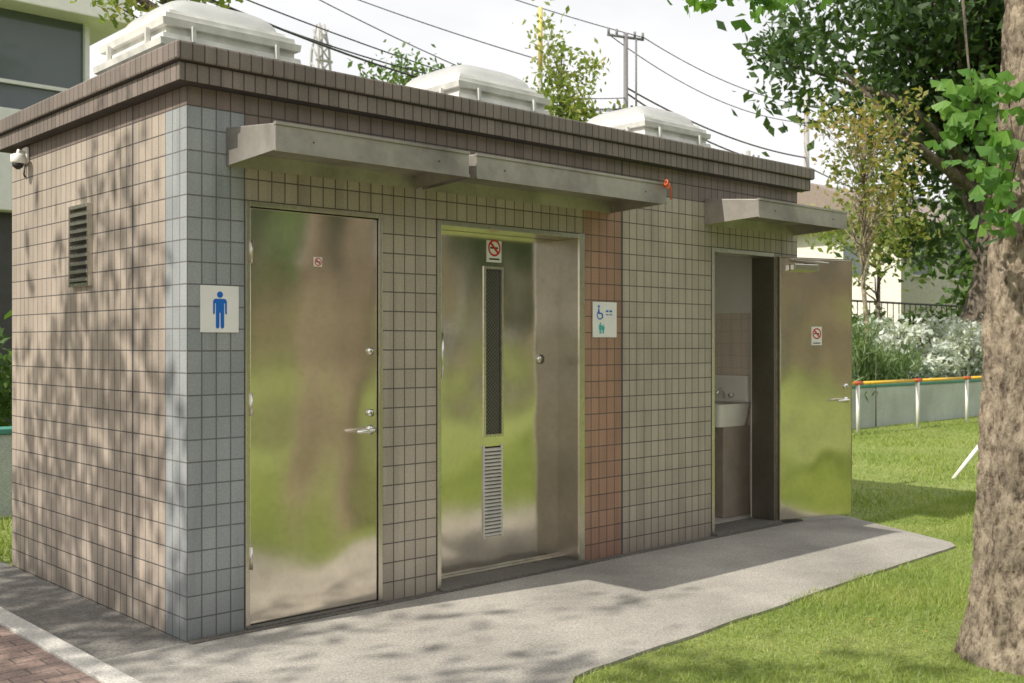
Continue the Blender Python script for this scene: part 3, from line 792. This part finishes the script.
# ------------------------------------------------------------------ trees
tree('broadleaf_tree', (22.8, 6.3, 0), 0.42, (23.3, 6.0, 8.6), (5.2, 5.2, 4.9), 290, 95, 0.5, 0.27, L_dark, seed=21, limbs=60)
tree('slender_tree', (16.3, 5.6, 0.3), 0.06, (16.3, 5.6, 4.9), (1.25, 1.25, 2.0), 70, 22, 0.2, 0.13, L_autumn, M_bark, seed=22, limbs=60)
tree('young_tree', (13.4, 10.7, 0), 0.10, (13.4, 10.7, 6.1), (1.0, 1.0, 2.0), 70, 34, 0.2, 0.14, L_yel, seed=23, limbs=40)
tree('broadleaf_tree.001', (16, 19.2, 0), 0.2, (16, 19.2, 7.6), (1.8, 1.8, 2.0), 80, 45, 0.33, 0.2, L_mid, seed=24)
tree('yellowing_tree', (4.2, 8.6, 0), 0.14, (4.0, 8.5, 6.9), (2.3, 2.0, 1.7), 75, 40, 0.28, 0.13, L_yel, seed=25, limbs=50)
tree('broadleaf_tree.002', (33, 9.5, 0), 0.3, (33, 9.5, 4.2), (3.2, 3.2, 2.6), 90, 60, 0.5, 0.33, L_mid, seed=26)
tree('broadleaf_tree.003', (40, 5, 0), 0.35, (40, 5, 6.0), (5, 5, 5), 150, 60, 0.7, 0.4, L_mid, seed=27)
tree('slender_tree.001', (20.5, 7.6, 0), 0.08, (20.5, 7.6, 3.9), (1.5, 1.3, 1.3), 40, 34, 0.28, 0.15, L_yel, seed=28)
tree('park_tree', (-6.3, 2.0, 0), 0.2, (-6.0, 1.8, 6.3), (2.5, 2.5, 2.5), 105, 23, 0.22, 0.15, L_mid, seed=31)
tree('park_tree.001', (-7.0, -1.4, 0), 0.2, (-6.6, -1.4, 6.2), (2.3, 1.9, 2.2), 100, 26, 0.22, 0.15, L_mid, seed=32)
for i, (x, y, s) in enumerate(((4, -19, 1.3), (11, -22, 1.5), (18, -18, 1.25), (25, -22, 1.5), (34, -19, 1.4), (-3, -22, 1.2), (44, -16, 1.4))):
    tree('lawn_tree' if i == 0 else 'lawn_tree.%03d' % i, (x, y, 0), 0.3 * s, (x, y, 4.6 * s), (3.5 * s, 3.0 * s, 3.4 * s), 90, 44, 0.65, 0.6, L_dark, seed=41 + i, limbs=12)

# foreground ginkgo
gk = empty('ginkgo_tree')
V = []; F = []
NR, NS = 300, 150
for i in range(NR):
    t = i / (NR - 1)
    z = -0.06 + t * 5.0
    cx_ = 2.675 + 0.02 * z + 0.02 * math.sin(z * 1.3); cy_ = -2.765 - 0.02 * z
    r0 = 0.255 - 0.030 * min(z, 1.6) - 0.028 * max(0, z - 1.6) + 0.045 * math.exp(-max(z, 0) * 8)
    r0 = max(r0, 0.09)
    for k in range(NS):
        a = 2 * math.pi * k / NS
        c, s = math.cos(a), math.sin(a)
        q = Vector((c * 2.2, s * 2.2, z * 0.9))
        d = 0.026 * noise.noise(q) + 0.014 * noise.noise(Vector((c * 7, s * 7, z * 6)))
        rg = 1 - abs(noise.noise(Vector((c * 6 + 5, s * 6, z * 8)))) * 2
        d -= 0.018 * max(0, rg) ** 3
        rg2 = 1 - abs(noise.noise(Vector((c * 13 + 9, s * 13, z * 22)))) * 2
        d -= 0.012 * max(0, rg2) ** 2
        rr_ = r0 + d + 0.006
        V.append((cx_ + c * rr_, cy_ + s * rr_, z))
for i in range(NR - 1):
    for k in range(NS):
        k2 = (k + 1) % NS
        F.append((i * NS + k, i * NS + k2, (i + 1) * NS + k2, (i + 1) * NS + k))
pydata('trunk', V, F, M_bark, gk, True)
r = np.random.default_rng(5)
cl = np.array([[3.0, -3.1, 6.1]]) + (lambda d: d / np.linalg.norm(d, axis=1)[:, None] * (r.uniform(0.1, 1, 60) ** 0.45)[:, None] * np.array([1.9, 1.9, 1.7]))(r.normal(size=(60, 3)))
specs = [([(2.76, -2.86, 4.6), (2.8, -2.85, 6.2), (2.85, -2.8, 7.4)], [0.12, 0.08, 0.02])]
for k in range(34):
    st = np.array([2.76, -2.84, r.uniform(3.6, 6.5)]); m_ = (st + cl[k]) / 2 + r.normal(size=3) * 0.1
    specs.append(([tuple(st), tuple(m_), tuple(cl[k])], [0.04, 0.025, 0.008]))
drops = [((2.74, -2.83, 3.3), (2.35, -2.6, 3.15), (2.17, -2.72, 2.62), (2.17, -2.76, 2.25)),
         ((2.74, -2.83, 3.1), (2.50, -3.0, 2.9), (2.28, -2.95, 2.5), (2.22, -2.88, 2.05)),
         ((2.74, -2.83, 3.5), (2.4, -2.4, 3.5), (2.05, -2.05, 3.3), (1.90, -1.90, 3.0)),
         ((2.4, -2.4, 3.5), (2.1, -2.1, 3.5), (1.75, -1.75, 3.25), (1.70, -1.75, 3.02))]
for dpt in drops: specs.append((list(dpt), [0.014, 0.009, 0.005, 0.002]))
tubes('branches', specs, M_bark2, gk, 7)
C = np.repeat(cl, 42, axis=0) + r.normal(size=(60 * 42, 3)) * 0.23
leaves('crown', C, 0.10, L_ginkgo, gk, 8, 0.9)
def fan_leaves(name, centers, size, seed):
    r = random.Random(seed)
    V = []; F = []
    for c in centers:
        s = size * r.uniform(0.7, 1.3)
        down = Vector((r.gauss(0, .5), r.gauss(0, .5), -1)).normalized()
        side = down.cross(Vector((r.gauss(0, 1), r.gauss(0, 1), r.gauss(0, .3)))).normalized()
        nn = down.cross(side)
        o = len(V); c = Vector(c)
        V.append(tuple(c))
        m_ = 9
        for k in range(m_):
            a = -1.05 + 2.1 * k / (m_ - 1)
            rad = s * (1.0 - (0.28 if k == 4 else 0) + 0.06 * math.sin(k * 2.7))
            V.append(tuple(c + down * math.cos(a) * rad + side * math.sin(a) * rad + nn * s * (0.15 * abs(a) + r.uniform(-.04, .04))))
        for k in range(m_ - 1): F.append((o, o + 1 + k, o + 2 + k))
    return pydata(name, V, F, L_ginkgo, gk)
cs = []
def cluster(c, sg, n):
    for _ in range(n): cs.append((c[0] + random.gauss(0, sg[0]), c[1] + random.gauss(0, sg[1]), c[2] + random.gauss(0, sg[2])))
cluster((2.17, -2.76, 2.47), (0.06, 0.07, 0.06), 36)
cluster((2.11, -2.72, 2.33), (0.045, 0.05, 0.06), 28)
cluster((2.19, -2.82, 2.18), (0.045, 0.05, 0.07), 34)
cluster((2.19, -2.85, 2.00), (0.045, 0.04, 0.06), 34)
cluster((2.30, -2.96, 2.42), (0.05, 0.05, 0.06), 20)
cluster((1.90, -1.88, 3.04), (0.09, 0.09, 0.05), 55)
cluster((1.68, -1.74, 3.04), (0.08, 0.08, 0.045), 40)
fan_leaves('hanging_leaves', cs, 0.055, 3)

# ------------------------------------------------------------------ background buildings
ob = empty('white_office_building')
M_obw = simple('office_panel', (0.70, 0.70, 0.70), 0.7, var=0.05)
box('ground_floor', -16, 5.2, 14.3, 24, -0.1, 3.6, M_dark, ob)
box('first_band', -16, 5.4, 14.0, 24, 3.6, 5.3, M_obw, ob, 0.02)
box('window_strip', -16, 5.1, 14.25, 24, 5.3, 7.0, M_win, ob)
box('top_band', -16.2, 5.7, 13.7, 24, 7.0, 8.6, M_white, ob, 0.02)
for k in range(9):
    x = 5.1 - k * 2.3
    box('mullion', x - 0.05, x + 0.03, 14.15, 14.26, 5.3, 7.0, M_obw, ob)
box('transom', -16, 5.12, 14.17, 14.234, 5.75, 5.81, M_obw, ob)
for k in range(8):
    x = 5.0 - k * 2.6
    box('column', x - 0.2, x + 0.2, 14.0, 14.29, -0.05, 3.6, M_white, ob)
tubes('signal_bars', [([(0.8 + 0.25 * k, 13.9, 2.0), (1.4 + 0.25 * k, 13.9, 3.3)], 0.05) for k in range(3)], M_white, ob, 6)

def house(name, x0, x1, y0, y1, h, rh, wall, roofm):
    e = empty(name)
    box('walls', x0, x1, y0, y1, -0.1, h, wall, e)
    ym = (y0 + y1) / 2; o = 0.5
    V = [(x0 - o, y0 - o, h), (x1 + o, y0 - o, h), (x1 + o, y1 + o, h), (x0 - o, y1 + o, h), (x0 - o, ym, h + rh), (x1 + o, ym, h + rh)]
    V += [(a, b_, c + 0.18) for a, b_, c in V]
    F = [(0, 1, 2, 3), (6, 10, 11, 7), (8, 11, 10, 9), (6, 9, 10), (7, 11, 8), (0, 6, 7, 1), (1, 7, 8, 2), (2, 8, 9, 3), (3, 9, 6, 0)]
    pydata('roof', V, F, roofm, e)
    nx = max(2, int((x1 - x0) / 2.4))
    for fl in (1.0, 3.9):
        if fl + 1.3 > h: continue
        for k in range(nx):
            xc = x0 + (k + 0.5) * (x1 - x0) / nx
            box('window', xc - 0.6, xc + 0.6, y0 - 0.04, y0 + 0.02, fl, fl + 1.2, M_win, e)
            box('window_sill', xc - 0.7, xc + 0.7, y0 - 0.10, y0 - 0.003, fl - 0.08, fl - 0.002, M_white, e)
        for k in range(2):
            yc = y0 + (k + 0.5) * (y1 - y0) / 2
            box('side_window', x0 - 0.04, x0 + 0.02, yc - 0.5, yc + 0.5, fl, fl + 1.2, M_win, e)
    return e
M_hw1 = simple('house_wall_cream', (0.74, 0.71, 0.64), 0.8)
M_hw2 = simple('house_wall_grey', (0.5, 0.48, 0.45), 0.8)
M_hw3 = simple('house_wall_brown', (0.38, 0.30, 0.24), 0.8)
M_roof1 = simple('roof_slate', (0.16, 0.155, 0.16), 0.7)
M_roof2 = simple('roof_brown', (0.25, 0.20, 0.17), 0.7)
house('house', 34, 43, 14.0, 21, 5.6, 1.7, M_hw1, M_roof2)
house('house.001', 45, 54, 15, 23, 5.8, 2.2, M_hw2, M_roof1)
house('house.002', 56, 70, 12, 22, 5.8, 2.4, M_hw1, M_roof1)
house('house.003', 20, 29, 28, 36, 5.4, 1.6, M_hw2, M_roof1)
house('house.004', 0, 12, -42, -34, 5.6, 2.2, M_hw3, M_roof1)
house('house.005', 16, 30, -44, -35, 5.8, 2.2, M_hw3, M_roof2)
house('house.006', 36, 50, -40, -32, 5.8, 2.2, M_hw3, M_roof1)

r = np.random.default_rng(77)
nc = 200
CX = r.uniform(30, 110, nc); CY = 30 + r.uniform(-4, 4, nc) + (CX - 30) * 0.15; CZ = r.uniform(0.5, 5.5, nc)
C = np.repeat(np.stack([CX, CY, CZ], 1), 35, axis=0) + r.normal(size=(nc * 35, 3)) * 1.0
leaves('distant_trees', C, 0.8, L_mid, None, 9)

# ------------------------------------------------------------------ poles & wires
M_polegrey = simple('pole_grey_metal', (0.16, 0.16, 0.165), 0.6)
def pole(name, x, y, h, mat, arms=(), r0=0.17):
    e = empty(name)
    tubes('shaft', [([(x, y, -0.1), (x, y, h)], [r0, r0 * 0.65])], mat, e, 12)
    for z, L in arms:
        tubes('crossarm', [([(x - L, y + L * .3, z), (x + L, y - L * .3, z)], 0.05)], M_polegrey, e, 6)
        tubes('insulator', [([(x + q * L, y - q * L * .3, z), (x + q * L, y - q * L * .3, z + 0.25)], 0.05) for q in (-0.95, -0.5, 0.5, 0.95)], M_polegrey, e, 6)
    return e
pole('utility_pole', 28, 21.7, 12.9, M_polegrey, ((12.75, 0.75), (10.0, 0.5)), 0.13)
tubes('equipment_frame', [([(28.35, 21.5, 9.2), (28.35, 21.5, 12.7)], 0.04)], M_polegrey, bpy.data.objects['utility_pole'], 6)
pole('utility_pole.001', 22.2, 20.3, 12.3, M_concpole, (), 0.10)
tubes('yellow_cable_guard', [([(22.2, 20.3, 10.2), (22.2, 20.3, 12.3)], 0.078)], simple('cable_guard', (0.62, 0.50, 0.16), 0.6), bpy.data.objects['utility_pole.001'], 8)
pole('utility_pole.002', 41.7, 22.6, 13.0, M_concpole, ((12.4, 0.9), (11.6, 0.7)))
pole('utility_pole.003', 38.2, 23.4, 10.0, M_concpole, ((9.6, 0.6),))
wires = []
def wire(a, b_, sag, rad=0.02, n=22):
    pts = []
    for i in range(n + 1):
        t = i / n
        pts.append((a[0] + (b_[0] - a[0]) * t, a[1] + (b_[1] - a[1]) * t, a[2] + (b_[2] - a[2]) * t - sag * 4 * t * (1 - t)))
    wires.append((pts, rad))
wire((5, 14.5, 8.6), (28, 21.7, 10.1), 0.9, 0.028)
wire((5, 15.5, 8.9), (28, 21.7, 10.5), 0.9, 0.02)
wire((2, 18, 10.9), (28, 21.7, 9.6), 0.6, 0.02)
wire((6, 24, 15), (28, 21.7, 9.3), 0.8, 0.018)
wire((8, 30, 19), (28.7, 21.4, 12.8), 0.8, 0.018)
wire((28.7, 21.4, 12.8), (42.5, 22.3, 12.4), 0.5, 0.02)
wire((27.4, 22, 12.8), (41, 22.8, 11.6), 0.6, 0.02)
wire((28, 21.7, 10.9), (41.7, 22.6, 10.0), 0.4, 0.035)
wire((28, 21.7, 10.7), (41.7, 22.6, 9.5), 0.6, 0.035)
wire((28, 21.7, 10.1), (41.7, 22.6, 9.0), 0.5, 0.025)
wire((28, 21.7, 10.1), (22.2, 20.3, 9.6), 0.3, 0.02)
wire((41.7, 22.6, 9.6), (70, 24, 9), 0.8, 0.03)
wire((42.5, 22.3, 12.6), (80, 24, 13), 0.8, 0.02)
wire((22.2, 20.3, 10.6), (12, 30, 16), 0.3, 0.018)
tubes('power_lines', wires, M_black, None, 5)
lt = empty('lattice_tower')
X, Y = 64, 98
specs = []
for sx2, sy2 in ((-1, -1), (1, -1), (1, 1), (-1, 1)):
    specs.append(([(X + sx2 * 2.0, Y + sy2 * 2.0, 0), (X + sx2 * 0.7, Y + sy2 * 0.7, 34), (X + sx2 * 0.3, Y + sy2 * 0.3, 37)], [0.2, 0.15, 0.12]))
for k in range(18):
    z = 4 + k * 1.8; w_ = 2.0 - (1.3 * z / 34); z2 = z + 1.8; w2 = 2.0 - (1.3 * z2 / 34)
    specs.append(([(X - w_, Y - w_, z), (X + w2, Y - w2, z2)], 0.1)); specs.append(([(X + w_, Y - w_, z), (X - w2, Y - w2, z2)], 0.1))
    specs.append(([(X - w_, Y - w_, z), (X - w2, Y + w2, z2)], 0.1)); specs.append(([(X - w_ - 0.3, Y - w_, z), (X + w_ + .3, Y - w_, z)], 0.17))
tubes('lattice', specs, M_concpole, lt, 5)

# ------------------------------------------------------------------ light
sv = Vector((-0.985, 0.15, 0)).normalized() * math.cos(math.radians(46)); sv.z = math.sin(math.radians(46))
sd = bpy.data.lights.new('sun', 'SUN'); sd.energy = 5.0; sd.angle = math.radians(0.5); sd.color = (1.0, 0.93, 0.82)
so = bpy.data.objects.new('sun', sd); link(so)
so.rotation_euler = (-sv).to_track_quat('-Z', 'Y').to_euler()
so.location = (-20, 8, 25)
w = bpy.data.worlds.new('World'); scene.world = w; w.use_nodes = True
nt = w.node_tree
bg = nt.nodes['Background']
sky = nt.nodes.new('ShaderNodeTexSky'); sky.sky_type = 'NISHITA'; sky.sun_disc = False
sky.sun_elevation = math.radians(46); sky.sun_rotation = -math.atan2(0.985, 0.15)
sky.air_density = 1.0; sky.dust_density = 3.0; sky.ozone_density = 1.0
tc = nt.nodes.new('ShaderNodeTexCoord')
mp = nt.nodes.new('ShaderNodeMapping'); mp.inputs['Scale'].default_value = (1, 1, 2.2); nt.links.new(tc.outputs['Generated'], mp.inputs[0])
cn = noise_tex(nt, mp.outputs[0], 2.6, 6, 0.55)
cr_ = ramp(nt, [(0.34, 0.80), (0.58, 1.0)]); nt.links.new(cn.outputs['Fac'], cr_.inputs['Fac'])
out = mixc(nt, sky.outputs[0], (9.4, 9.3, 9.2), cr_.outputs['Color'])
nt.links.new(out, bg.inputs['Color']); bg.inputs['Strength'].default_value = 0.12

# ------------------------------------------------------------------ camera
cd = bpy.data.cameras.new('camera'); cam = bpy.data.objects.new('camera', cd); link(cam)
cam.location = (-2.33, -4.746, 1.4)
cam.rotation_euler = (math.radians(90), 0, math.radians(47.1 - 90))
cd.sensor_width = 36; cd.lens = 37.97; cd.shift_y = 0.002
cd.clip_end = 1500
cd.dof.use_dof = True; cd.dof.focus_distance = 6.5; cd.dof.aperture_fstop = 4.5
scene.camera = cam
scene.view_settings.view_transform = 'Standard'
scene.view_settings.look = 'None'
scene.view_settings.exposure = 0
